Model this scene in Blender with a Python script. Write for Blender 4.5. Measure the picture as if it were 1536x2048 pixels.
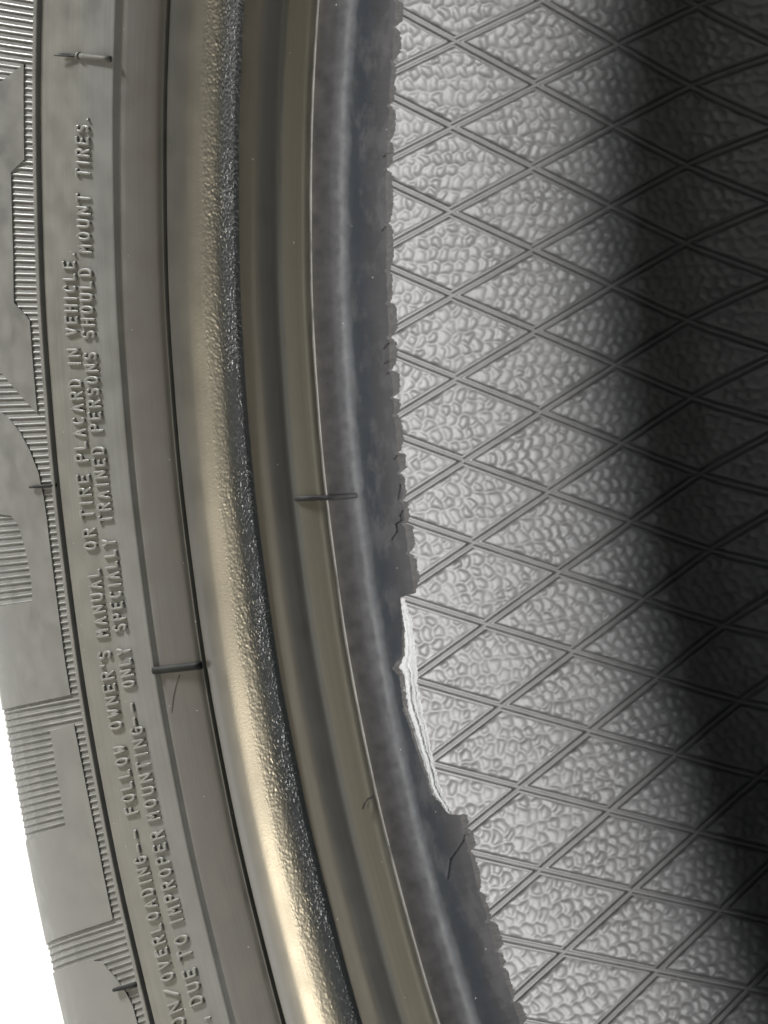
import bpy, bmesh, math, random
import numpy as np
from mathutils import Vector, Matrix
from mathutils.geometry import delaunay_2d_cdt

for o in list(bpy.data.objects): bpy.data.objects.remove(o)
SC = bpy.context.scene
COL = SC.collection
random.seed(7); RNG = np.random.default_rng(7)
ZC, YC = 318.6, 67.5            # height of the wheel axis above the floor, mid plane of the tyre (mm)
MM = .001

# ------------------------------------------------------------------ camera
def camera():
    yaw, pit, rol = .982, -.179, -.003
    f = Vector((-math.sin(yaw)*math.cos(pit), math.cos(yaw)*math.cos(pit), math.sin(pit)))
    r0 = Vector((math.cos(yaw), math.sin(yaw), 0)); u0 = r0.cross(f)
    r = math.cos(rol)*r0 + math.sin(rol)*u0; u = -math.sin(rol)*r0 + math.cos(rol)*u0
    m = Matrix((r, u, -f)).transposed().to_4x4()
    m.translation = Vector((77.74, -195.63, 18.33+ZC))*MM
    c = bpy.data.cameras.new('camera'); o = bpy.data.objects.new('camera', c); COL.objects.link(o)
    o.matrix_world = m
    c.sensor_fit = 'VERTICAL'; c.sensor_height = 36; c.lens = 36*4490/2048
    c.clip_start = .01; c.clip_end = 200
    c.dof.use_dof = True; c.dof.focus_distance = .385; c.dof.aperture_fstop = 45
    SC.camera = o
camera()

# ------------------------------------------------------------------ light: a bright white room, ceiling lamp and window, plus two added lights
w = bpy.data.worlds.new('World'); SC.world = w; w.use_nodes = True
bgn = w.node_tree.nodes['Background']; bgn.inputs[0].default_value = (.6, .82, 1, 1); bgn.inputs[1].default_value = .08
def area(name, loc, to, sx, sy, power, col, spread=180):
    l = bpy.data.lights.new(name, 'AREA'); l.shape = 'RECTANGLE'; l.size = sx; l.size_y = sy; l.energy = power; l.color = col; l.spread = math.radians(spread)
    o = bpy.data.objects.new(name, l); COL.objects.link(o); o.location = loc
    o.rotation_euler = (Vector(to)-Vector(loc)).to_track_quat('-Z', 'Y').to_euler()
    return o
CEN = (-.2, 0, .32)
area('ceiling_lamp', (-1.65, -1.0, 1.9), (-.45, .05, .2), .32, .22, 21, (1, 1, .972), 80)
area('added_sheen_light', (-.36, -.62, .125), (-.2, 0, .22), .09, .07, 1.15, (1, .85, .60))  # low warm light added to shape the gold sheen in the rim hollow
area('window_light', (.62, .62, .50), (-.3, .06, .25), .70, .8, 27, (1, .97, .95))
area('liner_fill_light', (.75, .28, .44), (-.3, .08, .28), .46, .8, 8, (.92, .97, 1))  # weak fill added to lengthen the fade across the liner, no real doorway
SC.view_settings.view_transform = 'Standard'; SC.view_settings.look = 'None'
SC.view_settings.gamma = 1; SC.view_settings.exposure = .5; SC.view_settings.use_curve_mapping = False

# ------------------------------------------------------------------ materials
def mat(name, col=(.1,.1,.1), rough=.5, spec=.5, ramp=None, coord=None, mott=.25, mscale=.25, grain=.12, gscale=9., gdist=.03,
        specks=True, rough_var=.12, streak=0., stain=None, wander=.8):
    m = bpy.data.materials.new(name); m.use_nodes = True
    nt = m.node_tree; N = nt.nodes; L = nt.links; b = N['Principled BSDF']
    b.inputs['Specular IOR Level'].default_value = spec
    uv = N.new('ShaderNodeUVMap'); uv.uv_map = 'mm'
    geo = N.new('ShaderNodeTexCoord')
    sc = N.new('ShaderNodeVectorMath'); sc.operation = 'SCALE'; sc.inputs['Scale'].default_value = 1000
    L.new(geo.outputs['Object'], sc.inputs[0])
    V = sc.outputs[0]
    if ramp:
        sep = N.new('ShaderNodeSeparateXYZ'); L.new(uv.outputs[0], sep.inputs[0])
        mr = N.new('ShaderNodeMapRange'); lo, hi = ramp[0][0], ramp[-1][0]
        mr.inputs[1].default_value = lo; mr.inputs[2].default_value = hi
        # wander of the tint borders
        nz = N.new('ShaderNodeTexNoise'); nz.inputs['Scale'].default_value = .35; L.new(V, nz.inputs['Vector'])
        ad = N.new('ShaderNodeMath'); ad.operation = 'MULTIPLY_ADD'; ad.inputs[1].default_value = wander; nz.inputs['Detail'].default_value = 7
        L.new(nz.outputs[0], ad.inputs[0]); L.new(sep.outputs[1], ad.inputs[2])
        sb = N.new('ShaderNodeMath'); sb.operation = 'SUBTRACT'; sb.inputs[1].default_value = wander/2; L.new(ad.outputs[0], sb.inputs[0])
        L.new(sb.outputs[0], mr.inputs[0])
        cr = N.new('ShaderNodeValToRGB'); L.new(mr.outputs[0], cr.inputs[0]); e = cr.color_ramp.elements
        while len(e) > 1: e.remove(e[0])
        e[0].position = 0; e[0].color = (*ramp[0][1], 1)
        for p, c in ramp[1:]:
            q = e.new((p-lo)/(hi-lo)); q.color = (*c, 1)
        base = cr.outputs[0]
    else:
        rgb = N.new('ShaderNodeRGB'); rgb.outputs[0].default_value = (*col, 1); base = rgb.outputs[0]
    # blotchy tone
    n1 = N.new('ShaderNodeTexNoise'); n1.inputs['Scale'].default_value = mscale; n1.inputs['Detail'].default_value = 6; L.new(V, n1.inputs['Vector'])
    v1 = N.new('ShaderNodeMapRange'); v1.inputs[1].default_value = .3; v1.inputs[2].default_value = .7
    v1.inputs[3].default_value = 1-mott; v1.inputs[4].default_value = 1+mott; L.new(n1.outputs[0], v1.inputs[0])
    mu = N.new('ShaderNodeVectorMath'); mu.operation = 'SCALE'; L.new(base, mu.inputs[0]); L.new(v1.outputs[0], mu.inputs['Scale'])
    c = mu.outputs[0]
    if streak:
        mp = N.new('ShaderNodeMapping'); mp.inputs['Scale'].default_value = (.02, 3.2, 1); L.new(uv.outputs[0], mp.inputs[0])
        n4 = N.new('ShaderNodeTexNoise'); n4.inputs['Scale'].default_value = 1; n4.inputs['Detail'].default_value = 4; L.new(mp.outputs[0], n4.inputs['Vector'])
        v4 = N.new('ShaderNodeMapRange'); v4.inputs[1].default_value = .3; v4.inputs[2].default_value = .7
        v4.inputs[3].default_value = 1-streak; v4.inputs[4].default_value = 1+streak; L.new(n4.outputs[0], v4.inputs[0])
        m4 = N.new('ShaderNodeVectorMath'); m4.operation = 'SCALE'; L.new(c, m4.inputs[0]); L.new(v4.outputs[0], m4.inputs['Scale']); c = m4.outputs[0]
    if stain:
        mp = N.new('ShaderNodeMapping'); mp.inputs['Scale'].default_value = (.10, .22, 1); L.new(uv.outputs[0], mp.inputs[0])
        n5 = N.new('ShaderNodeTexNoise'); n5.inputs['Scale'].default_value = 1; n5.inputs['Detail'].default_value = 8; n5.inputs['Roughness'].default_value = .68; L.new(mp.outputs[0], n5.inputs['Vector'])
        v5 = N.new('ShaderNodeMapRange'); v5.inputs[1].default_value = .5; v5.inputs[2].default_value = .6; L.new(n5.outputs[0], v5.inputs[0])
        sp5 = N.new('ShaderNodeSeparateXYZ'); L.new(uv.outputs[0], sp5.inputs[0])
        w5 = N.new('ShaderNodeMapRange'); w5.inputs[1].default_value = -9; w5.inputs[2].default_value = -6.5; L.new(sp5.outputs[1], w5.inputs[0])
        k5 = N.new('ShaderNodeMath'); k5.operation = 'MULTIPLY'; L.new(v5.outputs[0], k5.inputs[0]); L.new(w5.outputs[0], k5.inputs[1])
        k6 = N.new('ShaderNodeMath'); k6.operation = 'MULTIPLY'; k6.inputs[1].default_value = .5; L.new(k5.outputs[0], k6.inputs[0])
        x5 = N.new('ShaderNodeMix'); x5.data_type = 'RGBA'; x5.inputs[7].default_value = (*stain, 1)
        L.new(k6.outputs[0], x5.inputs[0]); L.new(c, x5.inputs[6]); c = x5.outputs[2]
    if specks:
        vo = N.new('ShaderNodeTexVoronoi'); vo.inputs['Scale'].default_value = .30; L.new(V, vo.inputs['Vector'])
        lt = N.new('ShaderNodeMath'); lt.operation = 'LESS_THAN'; lt.inputs[1].default_value = .024; L.new(vo.outputs['Distance'], lt.inputs[0])
        x6 = N.new('ShaderNodeMix'); x6.data_type = 'RGBA'; x6.inputs[7].default_value = (.42, .41, .38, 1)
        L.new(lt.outputs[0], x6.inputs[0]); L.new(c, x6.inputs[6]); c = x6.outputs[2]
    L.new(c, b.inputs['Base Color'])
    vr = N.new('ShaderNodeMapRange'); vr.inputs[1].default_value = .3; vr.inputs[2].default_value = .7
    vr.inputs[3].default_value = rough-rough_var; vr.inputs[4].default_value = rough+rough_var; L.new(n1.outputs[0], vr.inputs[0]); L.new(vr.outputs[0], b.inputs['Roughness'])
    if grain:
        n2 = N.new('ShaderNodeTexNoise'); n2.inputs['Scale'].default_value = gscale; n2.inputs['Detail'].default_value = 3; L.new(V, n2.inputs['Vector'])
        bp = N.new('ShaderNodeBump'); bp.inputs['Strength'].default_value = grain; bp.inputs['Distance'].default_value = gdist*MM*10
        L.new(n2.outputs[0], bp.inputs['Height']); L.new(bp.outputs[0], b.inputs['Normal'])
    return m

OLIVE = (.056, .0535, .044); GREY = (.10, .10, .097); PURP = (.064, .060, .058); BLUE = (.055, .06, .066); BRN = (.060, .057, .050)
RAMP = [(205, OLIVE), (214.6, OLIVE), (216, (.05,.047,.035)), (218.6, (.05,.047,.036)), (219.4, (.036,.036,.034)), (221.8, (.034,.034,.035)), (222.8, (.046,.043,.037)), (224, (.055,.051,.042)), (226.3, BRN),
        (226.9, BLUE), (227.6, (.075,.073,.062)), (228.5, OLIVE), (237.5, (.085,.078,.06)), (239.2, BRN), (241.0, PURP), (246.5, PURP),
        (248.2, GREY), (253, GREY), (258, (.10,.099,.089)), (268, (.103,.10,.091)), (270, (.103,.102,.097)), (320, (.1,.1,.097))]
M_side = mat('sidewall_rubber', ramp=RAMP, rough=.58, spec=.35, streak=.10, mott=.14, mscale=.18)
M_rib = mat('ribbed_rubber', ramp=RAMP, rough=.5, mott=.12, specks=False)
M_hollow = mat('waxy_rubber', ramp=[(226, (.05,.047,.035)), (229.5, (.05,.047,.035)), (233, (.043,.040,.032)), (238, (.040,.037,.031)), (239, (.04,.037,.03))], rough=.31, rough_var=.03, streak=.05, mott=.10, mscale=.18, grain=.06, gscale=3.2, gdist=.02, spec=1.)
M_letter = mat('letter_rubber', col=(.115, .113, .104), rough=.5, mott=.12, specks=False)
M_rough = mat('gritty_waxy_rubber', ramp=[(226, (.058,.059,.058)), (227.4, (.054,.054,.050)), (228.2, (.05,.047,.037)), (231.2, (.05,.047,.036))], rough=.31, rough_var=.03, mott=.15, mscale=2, specks=False, spec=1., grain=.06, gscale=3.2, gdist=.02)
for m_ in (M_hollow, M_rough):
    b_ = m_.node_tree.nodes['Principled BSDF']; b_.inputs['Coat Weight'].default_value = .5; b_.inputs['Coat Roughness'].default_value = .32
M_bead = mat('bead_rubber', ramp=[(-15, (.06,.055,.045)), (-13, (.034,.032,.031)), (-11.2, (.03,.029,.030)), (-10.2, (.045,.045,.046)), (-9.5, (.075,.076,.078)), (-8.6, (.045,.047,.05)), (-7.6, (.011,.0135,.016)), (-6, (.012,.0145,.018)), (-4, (.021,.021,.0225)), (-1, (.025,.0245,.0255))],  # pale band along the heel ridge: its highlight is painted into the colour
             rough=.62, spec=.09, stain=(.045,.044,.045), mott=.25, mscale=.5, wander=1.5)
M_cut = mat('cut_rubber', col=(.013, .012, .011), rough=.75, mott=.3, mscale=.9, specks=False)
M_vent = mat('vent_rubber', col=(.075, .073, .066), rough=.75, spec=.2, mott=.2, specks=False)
M_torn = mat('frayed_fabric', col=(.21, .215, .215), rough=.65, mott=.2, mscale=1.2, specks=False, streak=.35)
M_flash = mat('mould_flash', col=(.095, .092, .083), rough=.6, mott=.5, specks=False)
M_black = mat('spew_rubber', col=(.010, .011, .011), rough=.75, spec=.2, specks=False)
M_liner = mat('liner_rubber', col=(.115, .1125, .111), rough=.44, spec=.45, mott=.16, mscale=.12, specks=False, rough_var=.05, grain=.05)
M_linrib = mat('liner_rib_rubber', col=(.115, .112, .11), rough=.5, spec=.35, mott=.16, specks=False, rough_var=.05, grain=.05)
M_tread = mat('tread_rubber', col=(.05, .05, .05), rough=.6)
M_floor = mat('floor_white', col=(.66, .655, .63), rough=.5, mott=.03, mscale=.03, grain=.2, gscale=.5, gdist=.2, specks=False, rough_var=.05)

# ------------------------------------------------------------------ helpers
def tag(o, label=None, cat=None, kind=None, group=None):
    if label: o['label'] = label
    if cat: o['category'] = cat
    if kind: o['kind'] = kind
    if group: o['group'] = group
    return o
def P(th, r, y):
    return np.stack(np.broadcast_arrays(-r*np.cos(th), y-YC, r*np.sin(th)+ZC), -1)*MM
def add(name, verts, faces, m, parent=None, uv=None, smooth=True):
    me = bpy.data.meshes.new(name)
    verts = np.asarray(verts, dtype=np.float32).reshape(-1, 3)
    if isinstance(faces, np.ndarray):
        nf, k = faces.shape
        me.vertices.add(len(verts)); me.vertices.foreach_set('co', verts.ravel())
        me.loops.add(nf*k); me.loops.foreach_set('vertex_index', faces.astype(np.int32).ravel())
        me.polygons.add(nf); me.polygons.foreach_set('loop_start', np.arange(0, nf*k, k, dtype=np.int32))
        me.update(calc_edges=True)
    else:
        me.from_pydata([tuple(map(float, v)) for v in verts], [], faces); me.update()
    if uv is not None:
        ul = me.uv_layers.new(name='mm'); idx = np.empty(len(me.loops), np.int32); me.loops.foreach_get('vertex_index', idx)
        ul.data.foreach_set('uv', np.asarray(uv, np.float32).reshape(-1, 2)[idx].ravel())
    if smooth: me.polygons.foreach_set('use_smooth', [True]*len(me.polygons))
    me.materials.append(m)
    o = bpy.data.objects.new(name, me); COL.objects.link(o)
    if parent: o.parent = parent
    return o
def gridfaces(nu, nv, off=0, closed=False):
    i = np.arange(nu if closed else nu-1)[:, None]; j = np.arange(nv-1)[None]; i2 = (i+1) % nu
    f = np.stack(np.broadcast_arrays(i*nv+j, i2*nv+j, i2*nv+j+1, i*nv+j+1), -1).reshape(-1, 4)
    return f+off
def cat(pts, n=8):
    pts = np.array(pts, float)
    if len(pts) == 2: return pts[0]+(pts[1]-pts[0])*np.linspace(0, 1, n)[:, None]
    p = np.vstack([2*pts[0]-pts[1], pts, 2*pts[-1]-pts[-2]]); o = []
    for i in range(len(pts)-1):
        a, b, c, d = p[i:i+4]; t = np.linspace(0, 1, n, endpoint=False)[:, None]
        o.append(.5*(2*b+(c-a)*t+(2*a-5*b+4*c-d)*t**2+(-a+3*b-3*c+d)*t**3))
    return np.vstack(o+[pts[-1:]])
def thetas(fine):      # dense over the stretch that shows, coarse round the rest of the wheel
    a = np.linspace(-.72, .30, fine); b = np.linspace(.30, 2*math.pi-.72, 150)[1:-1]
    return np.concatenate([a, b])
def wob(th, k=0.):     # slow unevenness of moulded rubber, mm
    return .035*np.sin(th*23+k)+.025*np.sin(th*51+2*k+1)
def revolve(name, segs, m, parent, fine=420, vcoord='r', n=8):
    th = thetas(fine); V = []; U = []; Fc = []; off = 0
    for si, s in enumerate(segs):
        p = cat(s, n)
        r = p[None, :, 0]+0*th[:, None]; y = p[None, :, 1]+wob(th)[:, None]
        V.append(P(th[:, None], r, y).reshape(-1, 3))
        U.append(np.stack([th[:, None]*240+0*r, r if vcoord == 'r' else y], -1).reshape(-1, 2))
        Fc.append(gridfaces(len(th), len(p), off, True)); off += len(th)*len(p)
    return add(name, np.vstack(V), np.vstack(Fc), m, parent, np.vstack(U))
def fbm1(x, seed, octs=4):
    r = np.random.default_rng(seed); o = np.zeros_like(x)
    for k in range(octs):
        o += np.sin(x*(2**k)+r.uniform(0, 6.28))*np.sin(x*(2**k)*.618+r.uniform(0, 6.28))/(1.6**k)
    return o

# ------------------------------------------------------------------ floor
fl = add('floor', [(-40,-40,0),(40,-40,0),(40,40,0),(-40,40,0)], [(0,1,2,3)], M_floor, uv=[(0,0)]*4, smooth=False)
tag(fl, kind='structure', label='plain white floor under the tyre')

# ------------------------------------------------------------------ the tyre
tyre = bpy.data.objects.new('tyre', None); COL.objects.link(tyre); tyre.location = (0, YC*MM, 0)
tag(tyre, 'black car tyre with torn bead edge and diamond patterned inner liner', 'tyre')

# outer side, profile in (radius, y) mm from the mould line at the bead heel to the shoulder
S_HEEL = [(214.3,-13.9),(215.0,-14.5),(215.7,-14.75),(217.2,-15.45),(218.6,-16.0),(219.6,-16.2)]
S_FLANGE = [(219.6,-16.2),(220.2,-16.4),(221.2,-17.25),(222.4,-18.2),(223.4,-18.75),(225,-19.15),(226.5,-19.4)]
S_STRIP = [(226.5,-19.4),(226.75,-20.4),(227.15,-21.3),(227.6,-21.9),(228.4,-22.52),(230,-23.38),(231,-23.84)]
S_HOLLOW = [(231,-23.84),(232.5,-24.46),(234,-24.95),(236.2,-25.42),(238.3,-25.55)]
S_GROOVE = [[(238.3,-25.55),(238.5,-25.5)],[(238.5,-25.5),(238.56,-24.0)],[(238.56,-24.0),(238.92,-24.0)],[(238.92,-24.0),(238.98,-25.75)],[(238.98,-25.75),(239.05,-25.95),(239.25,-26.0)]]
S_GUARD = [(239.25,-26.0),(240.2,-26.75),(243,-28.05),(245.5,-28.95),(246.6,-29.2),(247.1,-29.28)]
S_STEP = [(247.1,-29.28),(247.35,-29.32),(247.8,-29.75),(248.1,-30.05),(248.5,-30.2)]
S_TEXT = [(248.5,-30.2),(252,-30.9),(257,-31.6),(263,-32.4),(268.2,-33.0)]
S_RIM = [[(268.2,-33.0),(268.42,-33.0)],[(268.42,-33.0),(268.5,-32.0)],[(268.5,-32.0),(268.8,-32.0)],[(268.8,-32.0),(268.9,-33.55)],[(268.9,-33.55),(269.1,-33.72),(269.9,-33.8),(270.05,-33.7)],[(270.05,-33.7),(270.2,-33.3)]]
S_BAND = [(270.2,-33.3),(278,-34.7),(288,-35.8),(296,-35.4),(303,-33.5),(309,-30.2),(313.5,-25),(316,-18),(317,-10)]
side = revolve('sidewall', [S_HEEL, S_FLANGE, *S_GROOVE, S_GUARD, S_STEP, S_TEXT, *S_RIM, S_BAND], M_side, tyre)
revolve('rim_hollow', [S_HOLLOW], M_hollow, tyre, n=14)
OUT = np.vstack([cat(s) for s in (S_HEEL, S_FLANGE, S_STRIP, S_HOLLOW, S_GUARD, S_TEXT, S_BAND)])
OUT = OUT[np.argsort(OUT[:, 0], kind='stable')]
def yout(r): return np.interp(r, OUT[:, 0], OUT[:, 1])
def surf(th, r, h=0.):     # a point h mm proud of the outer side
    th = np.asarray(th, float); r = np.asarray(r, float)
    y = yout(r); d = (yout(r+.3)-yout(r-.3))/.6; n = np.sqrt(1+d*d)
    return P(th, r+h*d/n, y-h/n+wob(th))

# the roughened strip, with real grit
th = thetas(1500); p = cat(S_STRIP, 12)
q = RNG.normal(size=(len(th), len(p))); q = (q+np.roll(q, 1, 0)+.5*np.roll(q, 1, 1))/1.5
q = q+.5*np.clip(RNG.normal(size=q.shape)-1.6, 0, 2)*3
env = np.interp(p[:, 0], [226.5, 226.6, 227.4, 227.9, 229, 230.5, 231], [.5, 1.15, 1.05, .55, .30, .16, 0])[None]*np.clip(1+.35*fbm1(th*40, 3)[:, None], .6, 1.6)
env = env*np.clip((.30-th)/.05, 0, 1)[:, None]
r = p[None, :, 0]-q*.038*env*.8+0*th[:, None]; y = p[None, :, 1]-q*.038*env*.6+wob(th)[:, None]
add('roughened_band', P(th[:, None], r, y).reshape(-1, 3), gridfaces(len(th), len(p), 0, True), M_rough, tyre,
    np.stack([th[:, None]*240+0*r, np.broadcast_to(p[None, :, 0], r.shape)], -1).reshape(-1, 2))

# ---- bead: seat from the mould line to the toe, ragged at the toe
YH = np.array([[0,.161],[512,-.025],[1024,-.208],[1536,-.394],[2048,-.591]])
def y2t(v): return np.interp(v, YH[:, 0], YH[:, 1])
TORN_L = np.array([(-.2700,-2.2),(-.2715,-4.18),(-.2805,-4.35),(-.2915,-4.52),(-.306,-5.03),(-.3135,-5.54),(-.3175,-6.58),(-.3215,-7.47),(-.3275,-6.58),(-.3365,-6.58),(-.3525,-6.9),(-.3675,-6.41),(-.3855,-6.06),(-.4055,-5.54),(-.417,-5.54),(-.424,-4.35),(-.4325,-3.36),(-.4345,-1.6)])[::-1]
TORN_R = np.array([(-.2715,-3.6),(-.2755,-3.36),(-.289,-2.75),(-.302,-2.75),(-.311,-2.9),(-.322,-3.05),(-.339,-3.68),(-.3625,-3.52),(-.3845,-3.68),(-.394,-3.68),(-.41,-3.68),(-.4175,-3.2),(-.4245,-2.9),(-.434,-2.75)])[::-1]
SEAT = cat([(212.05,-1.2),(212.15,-3.2),(212.45,-5.2),(212.75,-7.2),(212.82,-8.6),(213.0,-9.8),(213.40,-11.6),(214.3,-13.9)], 10)
def rseat(y): return np.interp(-y, -SEAT[:, 1], SEAT[:, 0])
th = np.concatenate([np.linspace(-.72, .30, 1900), np.linspace(.30, 2*math.pi-.72, 150)[1:-1]])
torn = (th > TORN_L[0, 0]) & (th < TORN_L[-1, 0])
jit = fbm1(th*900, 5, 4)
yG = -1.5+.10*fbm1(th*60, 1)+.05*fbm1(th*420, 2)
# little bites out of the skin at the toe
cusps_px = [-60, 52, 118, 205, 275, 330, 438, 532, 598, 668, 735, 792, 828, 905, 948, 1005, 1052, 1112, 1188, 1640, 1668, 1712, 1790, 1848, 1905, 1935, 2000, 2060, 2120, 2200]
cus = np.sort(y2t(np.array(cusps_px))-.0002*np.array(cusps_px)*0)
ex = np.ones_like(th)*1.05
amp = np.random.default_rng(11).uniform(.7, 1.5, len(cus)+1); dep = np.random.default_rng(12).uniform(-.2, .35, len(cus)+1)
for i in range(len(cus)-1):
    s = (th >= cus[i]) & (th < cus[i+1]); u = (th[s]-cus[i])/(cus[i+1]-cus[i])
    dl, dr = dep[i], dep[i+1]
    shape = np.minimum((u/.25).clip(0, 1)**.7*(1-dl)+dl, ((1-u)/.16).clip(0, 1)**.6*(1-dr)+dr)
    ex[s] = amp[i]*shape
saw = (th*212/2.3+.6*fbm1(th*200, 77)) % 1; ex += .10*jit+.28*(saw-.5)*(fbm1(th*45, 78) > -.2); ex = np.clip(ex, .03, 1.7)
for c_ in cus: yG -= .45*np.exp(-((th-c_)/.0014)**2)
yG = np.where(torn, np.interp(th, TORN_L[:, 0], TORN_L[:, 1])+.07*jit, yG)
t = np.linspace(0, 1, 56)
YF = -9.8
rows_y = np.concatenate([np.broadcast_to(np.linspace(-13.9, YF, 26)[None, :-1], (len(th), 25)), YF+(yG[:, None]-YF)*t[None]], 1)
rows_r = rseat(rows_y)+wob(th, 2)[:, None]*.6
rows_r -= .09*np.exp(-((rows_y+9.4)/.55)**2)
# uneven skin and cracks running in from the toe
rows_r += .05*np.sin(th[:, None]*70+rows_y*.6)*np.exp(-((rows_y+4)/4)**2)
rows_r += .035*fbm1(th*120, 9)[:, None]*np.exp(-((rows_y+3)/3)**2)
CRACKS = [[(598,792),(606,776)],[(668,794),(690,771)],[(712,792),(720,772)],[(735,790),(742,777)],[(905,803),(918,790)],[(945,810),(1000,795)],
          [(1020,808),(1034,800),(1044,803),(1050,792),(1064,795),(1080,784)],[(1656,940),(1690,935),(1718,908),(1752,902)],[(440,776),(452,764)],[(300,780),(306,770)]]
def px2ty(yy, xx):      # along the toe: position round the rim and distance in from the edge
    ring = np.interp(yy, [0,512,1024,1536,2048], [791,773,807,896,1041]); return y2t(yy), -1.5+(xx-ring)/12.0
for cr in CRACKS:
    pts = [px2ty(a, b) for a, b in cr]
    for (t0, y0), (t1, y1) in zip(pts[:-1], pts[1:]):
        sel = np.where((th > min(t0, t1)-.004) & (th < max(t0, t1)+.004))[0]
        ax, ay = t0*212, y0; bx, by = t1*212, y1; X = th[sel, None]*212; Y = rows_y[sel]
        L2 = (bx-ax)**2+(by-ay)**2; k = (((X-ax)*(bx-ax)+(Y-ay)*(by-ay))/L2).clip(0, 1)
        d = np.hypot(X-ax-k*(bx-ax), Y-ay-k*(by-ay)); rows_r[sel] += .32*np.exp(-(d/.075)**2)
nv = rows_y.shape[1]
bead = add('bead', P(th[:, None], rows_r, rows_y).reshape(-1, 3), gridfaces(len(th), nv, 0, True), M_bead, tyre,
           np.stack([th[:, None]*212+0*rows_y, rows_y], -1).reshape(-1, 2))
# cut face behind the toe
e = np.linspace(0, 1, 9)[None]
rG, yGG = rows_r[:, -1:], rows_y[:, -1:]
rH = 212.05+.55*ex; yH = -1.5+1.5*ex
rT = 213.9+0*th; yT = np.interp(th, TORN_R[:, 0], TORN_R[:, 1])+.5
rH = np.where(torn, rT, rH)[:, None]; yH = np.where(torn, yT, yH)[:, None]
r = rG+(rH-rG)*e; y = yGG+(yH-yGG)*e
r = r+.05*np.sin(e*math.pi)*fbm1(th*700, 21)[:, None]
# then over the edge and back to the liner
back = [(.35,.18),(1.2,.6),(3.5,1.5),(8,3),(14,4)]
r = np.concatenate([r]+[np.where(torn[:, None], 0, 0)+rH+a for a, b in back], 1)
y = np.concatenate([y]+[yH+b*.8 for a, b in back], 1)
cut = add('cut_edge', P(th[:, None], r, y).reshape(-1, 3), gridfaces(len(th), r.shape[1], 0, True), M_cut, bead,
    np.stack([th[:, None]*212+0*y, y], -1).reshape(-1, 2))
tag(cut, label='ragged scalloped toe of the bead')
# pale frayed strip where the toe has been torn away
n1, n2 = 420, 34
tt = np.linspace(TORN_L[1, 0]+.0006, TORN_L[-2, 0]-.0006, n1)
yl = np.interp(tt, TORN_L[:, 0], TORN_L[:, 1])-.10
yr = np.interp(tt, TORN_R[:, 0], TORN_R[:, 1])+.72+.13*fbm1(tt*1300, 31)+.07*fbm1(tt*3300, 32)
u = np.linspace(0, 1, n2)[None]
yy = yl[:, None]+(yr-yl)[:, None]*u
fib = np.zeros_like(yy); lane = u*26+1.2*fbm1(tt*60, 33)[:, None]+3.0*(tt[:, None]+.35)*12
for k in range(4):
    fib += np.sin(lane*(1+.61*k)*1.1+k*2.1+.5*fbm1(tt*150, 40+k)[:, None])/(1.25**k)
low = np.clip((tt[:, None]+.318)/.02, -1, 0)         # combed into strands below the spur, skinned over above it
rr = rseat(yl)[:, None]+.32+(213.15-rseat(yl)[:, None]-.32)*u+.075*fib*(.25+.75*np.abs(low))+.05*RNG.normal(size=yy.shape)*.5
rr += .9*np.clip((u-.93)/.07, 0, 1)**2
tear = add('torn_strip', P(tt[:, None], rr, yy).reshape(-1, 3), gridfaces(n1, n2), M_torn, bead, np.stack([tt[:, None]*212+0*yy, yy*.0+u*9], -1).reshape(-1, 2))
tag(tear, label='pale frayed strip where the bead toe is torn away')

# ---- thin mould line at the heel
th = thetas(700); hgt = .13+.05*fbm1(th*80, 51)
prof = np.array([(-.16,0),(-.06,.9),(.06,1.),(.16,0)])
r = 214.3-prof[None, :, 1]*hgt[:, None]*.75+prof[None, :, 0]*.6; y = -13.9+wob(th)[:, None]-prof[None, :, 1]*hgt[:, None]*.65-prof[None, :, 0]*.9
add('mould_line', P(th[:, None], r, y).reshape(-1, 3), gridfaces(len(th), 4, 0, True), M_flash, side, np.stack([th[:, None]*214+0*y, r], -1).reshape(-1, 2))

# ---- ribs of the decorated band: saw-tooth, one object each
RB = np.array([270.25, 272, 275, 278, 282, 287, 292, 297, 302, 306, 310, 313])
PIT = .00405; HR = .26
rib_prof = [(.5,-.1),(.3,.12),(-.2,.55),(-.32,.95),(-.40,1.0),(-.46,.75),(-.5,-.1)]
for k in range(-6, 172):
    tc = .1285-k*PIT
    V = []; U = []
    for rr_ in RB:
        for a, h in rib_prof:
            V.append(surf(tc+a*PIT, rr_, h*HR*(1 if rr_ > 271 else .85))); U.append(((tc+a*PIT)*270, rr_))
    m = len(rib_prof)
    F = gridfaces(len(RB), m); F = F[:, ::-1].tolist()
    F += [tuple(range(m)), tuple(range((len(RB)-1)*m, len(RB)*m))[::-1]]
    add('rib', V, F, M_rib, side, U, smooth=False)

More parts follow.
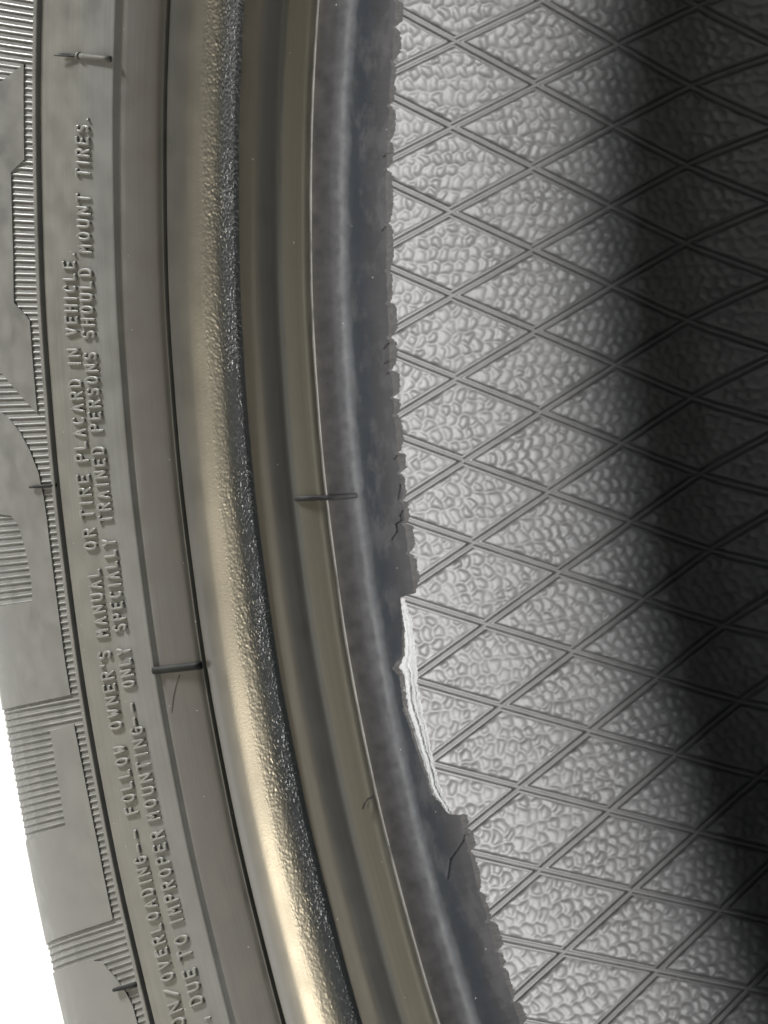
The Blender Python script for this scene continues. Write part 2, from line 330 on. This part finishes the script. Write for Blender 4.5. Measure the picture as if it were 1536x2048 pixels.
# ---- raised smooth shapes lying over the ribs
PLATES = [
 [(0.093,272.72),(0.0355,272.72),(0.027,276.57),(-0.024,276.57),(-0.0525,277.0),(-0.0635,272.72),(-0.101,272.6),(-0.1215,272.5),(-0.0945,282.99),(-0.0865,288.0),(-0.0515,293),(0.0385,293),(0.0715,285),(0.08,279.56)],
 [(-0.12,283.86),(-0.1245,281.24),(-0.133,278.0),(-0.145,275.5),(-0.1585,273.7),(-0.1745,272.9),(-0.1855,272.72),(-0.2075,272.72),(-0.2265,272.72),(-0.258,272.72),(-0.28,272.72),(-0.299,272.6),(-0.2995,283),(-0.2998,296),(-0.3,311),(-0.2635,311),(-0.238,311),(-0.238,292.19),(-0.238,280.39),(-0.235,279.9),(-0.2245,279.56),(-0.206,280.2),(-0.19,281.6),(-0.184,283.6),(-0.182,288.0),(-0.1815,296),(-0.1425,296),(-0.117,289.46)],
 [(-0.3175,273.0),(-0.3455,272.72),(-0.394,272.5),(-0.4405,272.72),(-0.441,290),(-0.4415,311),(-0.3805,311),(-0.3795,296),(-0.377,281.0),(-0.342,280.6),(-0.3185,280.39)],
 [(-0.458,311),(-0.459,296),(-0.4595,288.0),(-0.4595,282.11),(-0.4635,278.6),(-0.475,275.7),(-0.4845,273.9),(-0.4945,272.8),(-0.505,272.72),(-0.5215,272.72),(-0.58,272.72),(-0.58,311)]]
def plate(poly, h=.36):
    p = np.array(poly); a = np.stack([p[:, 0]*285, p[:, 1]], -1)
    # denser outline
    o = []
    for i in range(len(a)):
        b = a[(i+1) % len(a)]; n = max(1, int(np.hypot(*(b-a[i]))/1.2))
        for k in range(n): o.append(a[i]+(b-a[i])*k/n)
    o = np.array(o); m = len(o)
    if sum(o[i-1][0]*o[i][1]-o[i][0]*o[i-1][1] for i in range(m)) < 0: o = o[::-1]
    d = np.roll(o, -1, 0)-np.roll(o, 1, 0); d /= np.linalg.norm(d, axis=1)[:, None]; nrm = np.stack([d[:, 1], -d[:, 0]], -1)
    gx, gy = np.meshgrid(np.arange(o[:, 0].min()+.7, o[:, 0].max(), 2.0), np.arange(o[:, 1].min()+.7, o[:, 1].max(), 2.0))
    pts = [Vector(map(float, v)) for v in o]+[Vector((float(x), float(y))) for x, y in zip(gx.ravel(), gy.ravel())]
    res = delaunay_2d_cdt(pts, [], [list(range(m))], 1, 1e-4)
    v2 = np.array([tuple(v) for v in res[0]]); F = [tuple(f) for f in res[2]]; ov = res[3]
    V = [surf(x/285, y, h) for x, y in v2]; U = [(x, y) for x, y in v2]
    top = {}
    for i, src in enumerate(ov):
        for s_ in src:
            if s_ < m: top[s_] = i
    base = len(V); low = o+nrm*.12
    for i in range(m):       # outline again for crisp walls
        V.append(surf(o[i, 0]/285, o[i, 1], h)); U.append(tuple(o[i]))
        V.append(surf(low[i, 0]/285, low[i, 1], -.15)); U.append(tuple(low[i]))
    for i in range(m):
        j = (i+1) % m; F.append((base+2*i, base+2*i+1, base+2*j+1, base+2*j))
    ob = add('raised_emblem_shape', V, F, M_rib, side, U)
    return ob
for pl in PLATES: plate(pl)

# ---- raised lettering, every letter a part
ARC = lambda cx, cy, rx, ry, a0, a1, n=9: [(cx+rx*math.cos(math.radians(a0+(a1-a0)*i/(n-1))), cy+ry*math.sin(math.radians(a0+(a1-a0)*i/(n-1)))) for i in range(n)]
GL = {
'O': [ARC(.5,.5,.5,.5,90,450,17)], 'N': [[(0,0),(0,1),(1,0),(1,1)]], '/': [[(0,-.05),(1,1.05)]], 'V': [[(0,1),(.5,0),(1,1)]],
'E': [[(1,1),(0,1),(0,0),(1,0)],[(0,.52),(.82,.52)]], 'F': [[(1,1),(0,1),(0,0)],[(0,.52),(.82,.52)]],
'R': [[(0,0),(0,1),(.55,1)]+ARC(.6,.75,.4,.25,90,-90,7)+[(0,.5)],[(.5,.5),(1,0)]], 'P': [[(0,0),(0,1),(.55,1)]+ARC(.6,.74,.4,.26,90,-90,7)+[(0,.48)]],
'L': [[(0,1),(0,0),(.95,0)]], 'A': [[(0,0),(.5,1),(1,0)],[(.2,.34),(.8,.34)]], 'D': [[(0,0),(0,1),(.4,1)]+ARC(.4,.5,.6,.5,90,-90,9)+[(0,0)]],
'I': [[(.5,0),(.5,1)]], 'G': [ARC(.5,.5,.5,.5,50,330,13)+[(1,.48),(.6,.48)]], '-': [[(.02,.5),(.98,.5)]],
'W': [[(0,1),(.24,0),(.5,.75),(.76,0),(1,1)]], 'M': [[(0,0),(.04,1),(.5,.35),(.96,1),(1,0)]], "'": [[(.5,1),(.45,.75)]],
'S': [ARC(.5,.75,.46,.25,35,250,9)+ARC(.5,.25,.48,.26,80,-145,9)], 'U': [[(0,1),(0,.4)]+ARC(.5,.36,.5,.36,180,360,9)+[(1,.4),(1,1)]],
'T': [[(0,1),(1,1)],[(.5,1),(.5,0)]], 'C': [ARC(.5,.5,.5,.5,48,312,13)], 'H': [[(0,0),(0,1)],[(1,0),(1,1)],[(0,.5),(1,.5)]],
'.': [[(.46,.05),(.54,.05)]], ',': [[(.55,.1),(.4,-.15)]], 'Y': [[(0,1),(.5,.5),(1,1)],[(.5,.5),(.5,0)]]}
def letter(ch, th0, width, r0, height):
    hw, hh = .25, .42; SQ = .56            # stroke half width; lettering is tall and narrow
    V = []; F = []; U = []
    xs = [(-1,-.3),(-.90,.60),(-.68,.95),(0,1.),(.68,.95),(.90,.60),(1,-.3)]
    for si, st in enumerate(GL[ch]):
        p = np.array([(x*width, y*height*SQ) for x, y in st])
        q = [p[0]]
        for a in p[1:]:
            if np.hypot(*(a-q[-1])) > .02: q.append(a)
        p = np.array(q)
        # subdivide so corners stay tight
        closed = len(p) > 3 and np.hypot(*(p[0]-p[-1])) < .05
        o = []
        for i in range(len(p)-1):
            n = max(1, int(np.hypot(*(p[i+1]-p[i]))/.5))
            for k in range(n): o.append(p[i]+(p[i+1]-p[i])*k/n)
        o.append(p[-1]); p = np.array(o)
        d = np.gradient(p, axis=0)
        if closed: d[0] = d[-1] = p[1]-p[-2]
        d /= np.linalg.norm(d, axis=1)[:, None]+1e-9; nm = np.stack([-d[:, 1], d[:, 0]], -1)
        sc = np.ones(len(p)); ctr = p
        if not closed:
            ctr = np.vstack([p[0]-d[0]*hw*.8, p[0]-d[0]*hw*.4, p, p[-1]+d[-1]*hw*.4, p[-1]+d[-1]*hw*.8]); nm = np.vstack([nm[:1], nm[:1], nm, nm[-1:], nm[-1:]])
            sc = np.concatenate([[.35, .85], sc, [.85, .35]])
        b = len(V); hs = hh*(1-.025*si)
        for c, n, s in zip(ctr, nm, sc):
            for a, h in xs:
                pt = c+n*hw*a*s; rr_ = r0+pt[1]/SQ
                V.append(surf(th0+pt[0]/r0, rr_, h*hs*(s**.5 if h > 0 else 1))); U.append((pt[0], rr_))
        F += [tuple(f) for f in gridfaces(len(ctr), len(xs), b)]
        if not closed:
            F.append(tuple(range(b, b+len(xs)))[::-1]); e_ = b+(len(ctr)-1)*len(xs); F.append(tuple(range(e_, e_+len(xs))))
    return add('raised_letter', V, F, M_letter, side, U)
T1 = [('ON',-0.5171,-0.5009),('/',-0.498,-0.4913),('OVERLOADING',-0.4875,-0.4075),('--',-0.4059,-0.3904),('FOLLOW',-0.3811,-0.3365),("OWNER'S",-0.3265,-0.2754),('MANUAL',-0.267,-0.2227),('OR',-0.2107,-0.1965),('TIRE',-0.1904,-0.1617),('PLACARD',-0.154,-0.1007),('IN',-0.0924,-0.0813),('VEHICLE',-0.0733,-0.0257),('.',-0.0232,-0.0201)]
T2 = [(',',-0.5194,-0.5155),('DUE',-0.5079,-0.4845),('TO',-0.4784,-0.4626),('IMPROPER',-0.4552,-0.3951),('MOUNTING',-0.3886,-0.3269),('--',-0.3272,-0.3112),('ONLY',-0.3018,-0.2754),('SPECIALLY',-0.265,-0.2045),('TRAINED',-0.1944,-0.1445),('PERSONS',-0.1351,-0.0836),('SHOULD',-0.0752,-0.0299),('MOUNT',-0.0206,0.0173),('TIRES',0.0277,0.0606),('.',0.0624,0.0656)]
NARROW = {'I': .55, "'": .5, '.': 1., ',': 1., '-': 1.0, '/': 1.0}
def setline(words, ra, rb):
    for wd, a, b in words:
        r0 = np.interp((a+b)/2, [-.5, 0], [rb, ra])+.05
        ws = [NARROW.get(c, 1.) for c in wd]; gap = .42
        unit = (b-a)*r0/(sum(ws)+gap*(len(wd)-1)); x = 0
        for c, wf in zip(wd, ws):
            wid = unit*wf; ink = max(wid-.44, .12)
            letter(c, a+(x+.22*(wid > .5))/r0, ink, r0, 3.35); x += wid+gap*unit
setline(T1, 258.5, 259.4); setline(T2, 254.0, 252.9)

# ---- moulding spews and vent ribs
def tube(name, pts, rad, m, parent, n=8):
    pts = [np.asarray(p_)/MM for p_ in pts]; V = []; k = len(pts)
    if np.isscalar(rad): rad = [rad]*k
    for i, p_ in enumerate(pts):
        d = Vector(pts[min(i+1, k-1)]-pts[max(i-1, 0)]).normalized(); u = d.orthogonal().normalized(); v = d.cross(u)
        for a in range(n):
            c = u*math.cos(a*2*math.pi/n)+v*math.sin(a*2*math.pi/n); V.append((Vector(p_)+c*rad[i])*MM)
    F = [(i*n+a, i*n+(a+1) % n, (i+1)*n+(a+1) % n, (i+1)*n+a) for i in range(k-1) for a in range(n)]
    F += [tuple(range(n))[::-1], tuple(range((k-1)*n, k*n))]
    return add(name, V, F, m, parent, [(0, 0)]*len(V))
def line_on(t0, r0, t1, r1, h0, h1, n=6):
    return [surf(t0+(t1-t0)*i/(n-1), r0+(r1-r0)*i/(n-1), h0+(h1-h0)*i/(n-1)) for i in range(n)]
tube('vent_pip', line_on(.1027,257.0,.1035,248.6,.12,.12), .50, M_vent, side)
tube('vent_pip', line_on(.1027,257.3,.1028,256.7,.2,.2), .62, M_vent, side)
tube('vent_hair', line_on(.1026,257.0,.1013,263.0,.25,.9), [.2,.2,.2,.18,.16,.08], M_black, side)
tube('vent_hair', line_on(.1034,257.2,.1025,262.4,.2,.5), [.14,.14,.14,.13,.12,.06], M_black, side)
tube('vent_hair', line_on(-.1672,268.9,-.1672,276.0,.2,.8), [.34,.34,.32,.3,.28,.2], M_black, side)
tube('vent_hair', line_on(-.4825,270.0,-.4815,276.3,.25,.9), [.42,.42,.40,.38,.36,.3], M_black, side)
tube('vent_rib', line_on(-.2935,248.3,-.2955,239.2,.05,.15, 12), .62, M_black, side)
tube('vent_rib', [P(np.float64(-.191-.0005*i), np.interp(i, range(6), [219.4,217.6,216.0,214.2,213.2,212.75]), np.interp(i, range(6), [-16.3,-15.8,-15.2,-14.1,-11.6,-9.3])) for i in range(6)], .42, M_bead, side)
tube('loose_fibre', [surf(-.3225,246.2,.05),surf(-.318,245.7,.07),surf(-.312,245.1,.07),surf(-.305,244.2,.07),surf(-.2995,243.2,.05)], .055, M_flash, side, 5)
tube('vent_hair', [surf(-.4085,214.6,.1),surf(-.4095,215.2,.4),surf(-.412,216.0,.6),surf(-.4155,216.5,.6)], [.16,.15,.14,.12], M_black, side)

# ------------------------------------------------------------------ inner liner
INN = [(228,3.5),(240,-2),(260,-14),(278,-20),(291,-14),(298.5,-2),(300.8,15),(301.2,40),(301.3,75),(301.2,115),(300.8,136),(298.4,144),(292.5,152),(283,157),(268,157),(252,148),(238,137),(228,132),(218,132),(213,134.5)]
liner = revolve('inner_liner', [[(r+.4, y+(.4 if y > 145 else 0)) for r, y in INN]], M_liner, tyre, fine=240, vcoord='y', n=6)
IP = cat(INN, 24); sl = np.concatenate([[0], np.cumsum(np.hypot(*np.diff(IP, axis=0).T))])
sl = sl-np.interp(75, IP[:, 1][IP[:, 1].argmin():][:200], sl[IP[:, 1].argmin():][:200])+75
def inn(th, s, h=0.):
    r = np.interp(s, sl, IP[:, 0]); y = np.interp(s, sl, IP[:, 1])
    dr = np.interp(s+.4, sl, IP[:, 0])-np.interp(s-.4, sl, IP[:, 0]); dy = np.interp(s+.4, sl, IP[:, 1])-np.interp(s-.4, sl, IP[:, 1])
    n = np.hypot(dr, dy); nr, ny = -dy/n, dr/n
    return P(th, r+nr*h, y+ny*h)
S0, DS, T0, DT = 74.1, 21.1, .1033, .0569
HT = DT/2*301.2
LN = math.hypot(DS, HT)
def node(j, k): return S0+DS*j, T0-DT*(k+j/2)
NG = 72
rows = range(-3, 6)
for j in rows:
    for k in range(-3-j//2, 14-j//2+1):
        s0, t0 = node(j, k)
        if t0 > .26 or t0 < -.70: continue
        m = .052
        ab = np.linspace(m, 1-m, NG); A, B = np.meshgrid(ab, ab, indexing='ij')
        X = (A+B)*DS; Yt = (A-B)*HT                         # mm within the cell
        rg = np.random.default_rng(1000+j*50+k)
        # pebbles: jittered points, each grain rounded off towards its neighbours
        sx = []; gx = 2.95
        for yi, yy_ in enumerate(np.arange(-HT-2, HT+3, gx*.88)):
            for xx_ in np.arange(-2, 2*DS+3, gx):
                sx.append((xx_+rg.uniform(-.75, .75)+(gx/2 if yi % 2 else 0), yy_+rg.uniform(-.65, .65), rg.uniform(-.4, .4), rg.uniform(.6, 1.15)))
        sx = np.array(sx)
        wx = X+.25*np.sin(Yt*2.1+k); wy = Yt+.25*np.sin(X*1.9+j)
        D = np.hypot(wx[..., None]-sx[:, 0], wy[..., None]-sx[:, 1])-sx[:, 2]
        o2 = np.argpartition(D, 1, axis=-1)[..., :2]; dd = np.take_along_axis(D, o2, -1)
        first = np.take_along_axis(o2, dd.argmin(-1)[..., None], -1)[..., 0]
        g_ = np.clip(((dd.max(-1)-dd.min(-1))/2-.08)/.85, 0, 1)
        dc = np.hypot(wx-sx[first, 0], wy-sx[first, 1]); h0 = (1-(1-g_)**2.2)*sx[first, 3]*(1.06-.16*np.clip(dc/1.9, 0, 1)**2)
        for _ in range(2):
            q_ = np.pad(h0, 1, mode='edge'); h0 = (4*h0+2*(q_[2:, 1:-1]+q_[:-2, 1:-1]+q_[1:-1, 2:]+q_[1:-1, :-2])+q_[2:, 2:]+q_[:-2, :-2]+q_[2:, :-2]+q_[:-2, 2:])/16
        edge = np.minimum(np.minimum(A, 1-A), np.minimum(B, 1-B)); ed = np.clip((edge-m)/.05, 0, 1); ed = ed*ed*(3-2*ed)
        acute = np.clip((np.minimum(X, 2*DS-X)-4.2)/2.5, 0, 1)   # the sharp ends of a cell stay plain
        h = .28*np.clip((edge-m)/.014, 0, 1)+.44*h0*ed*acute+.05*(1-acute)
        h += .05*np.sin(X*.31+j)*np.sin(Yt*.4+k)-.45*(1-np.clip((edge-m)/.008, 0, 1))
        S_ = s0+X; Tt = t0+Yt/301.2
        add('liner_panel', inn(Tt, S_, h).reshape(-1, 3), gridfaces(NG, NG)[:, ::-1], M_liner, liner, np.stack([S_, Tt*301], -1).reshape(-1, 2))
# raised ribs between the cells
def lrib(pts, seed):
    rg = np.random.default_rng(seed); V = []; n = len(pts); U = []
    xs = [(-.50,-.45),(-.42,.22),(-.2,.40),(0,.45),(.2,.40),(.42,.22),(.50,-.45)]
    pts = np.array(pts); d = np.gradient(np.stack([pts[:, 0], pts[:, 1]*301.2], -1), axis=0); d /= np.linalg.norm(d, axis=1)[:, None]
    hv = 1+.10*fbm1(np.arange(n)*.5, seed, 3)
    for (s, t_), (ds, dt_), hf in zip(pts, d, hv):
        for a, h in xs:
            V.append(inn(np.float64(t_+a*ds/301.2), np.float64(s-a*dt_), h*hf)); U.append((a, s))
    return add('liner_rib', V, gridfaces(n, len(xs)), M_linrib, liner, U)
for sgn in (1, -1):
    for k in range(-9, 22):
        s0, t0 = node(-3, k); pts = []
        for i in range(0, 17*9):
            a = i/17; t_ = t0+sgn*a*DT/2
            if -.72 < t_ < .28: pts.append((s0+a*DS, t_))
        if len(pts) > 6: lrib(pts, 300+k*2+sgn)

# ------------------------------------------------------------------ the far side and the tread, hardly seen
mir = lambda seg: [(r, 2*YC-y) for r, y in seg]
s2 = revolve('sidewall', [mir(S_HEEL+S_FLANGE[1:]), mir(S_STRIP+S_HOLLOW[1:]), mir(S_GUARD), mir(S_TEXT), mir(S_BAND)], M_side, tyre, fine=120, n=4)
tag(s2, label='plain outer side on the back of the tyre')
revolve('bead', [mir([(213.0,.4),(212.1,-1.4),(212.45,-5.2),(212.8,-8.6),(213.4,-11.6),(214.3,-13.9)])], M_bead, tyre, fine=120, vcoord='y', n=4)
tr = [(317,-10)]
for c in (14, 46, 94, 126): tr += [(318.4,c-7),(318.4,c-5),(311,c-4.2),(311,c+4.2),(318.4,c+5),(318.4,c+7)]
tr += [(317,150)]
revolve('tread', [[a, b] for a, b in zip(tr[:-1], tr[1:])], M_tread, tyre, fine=160, n=3)
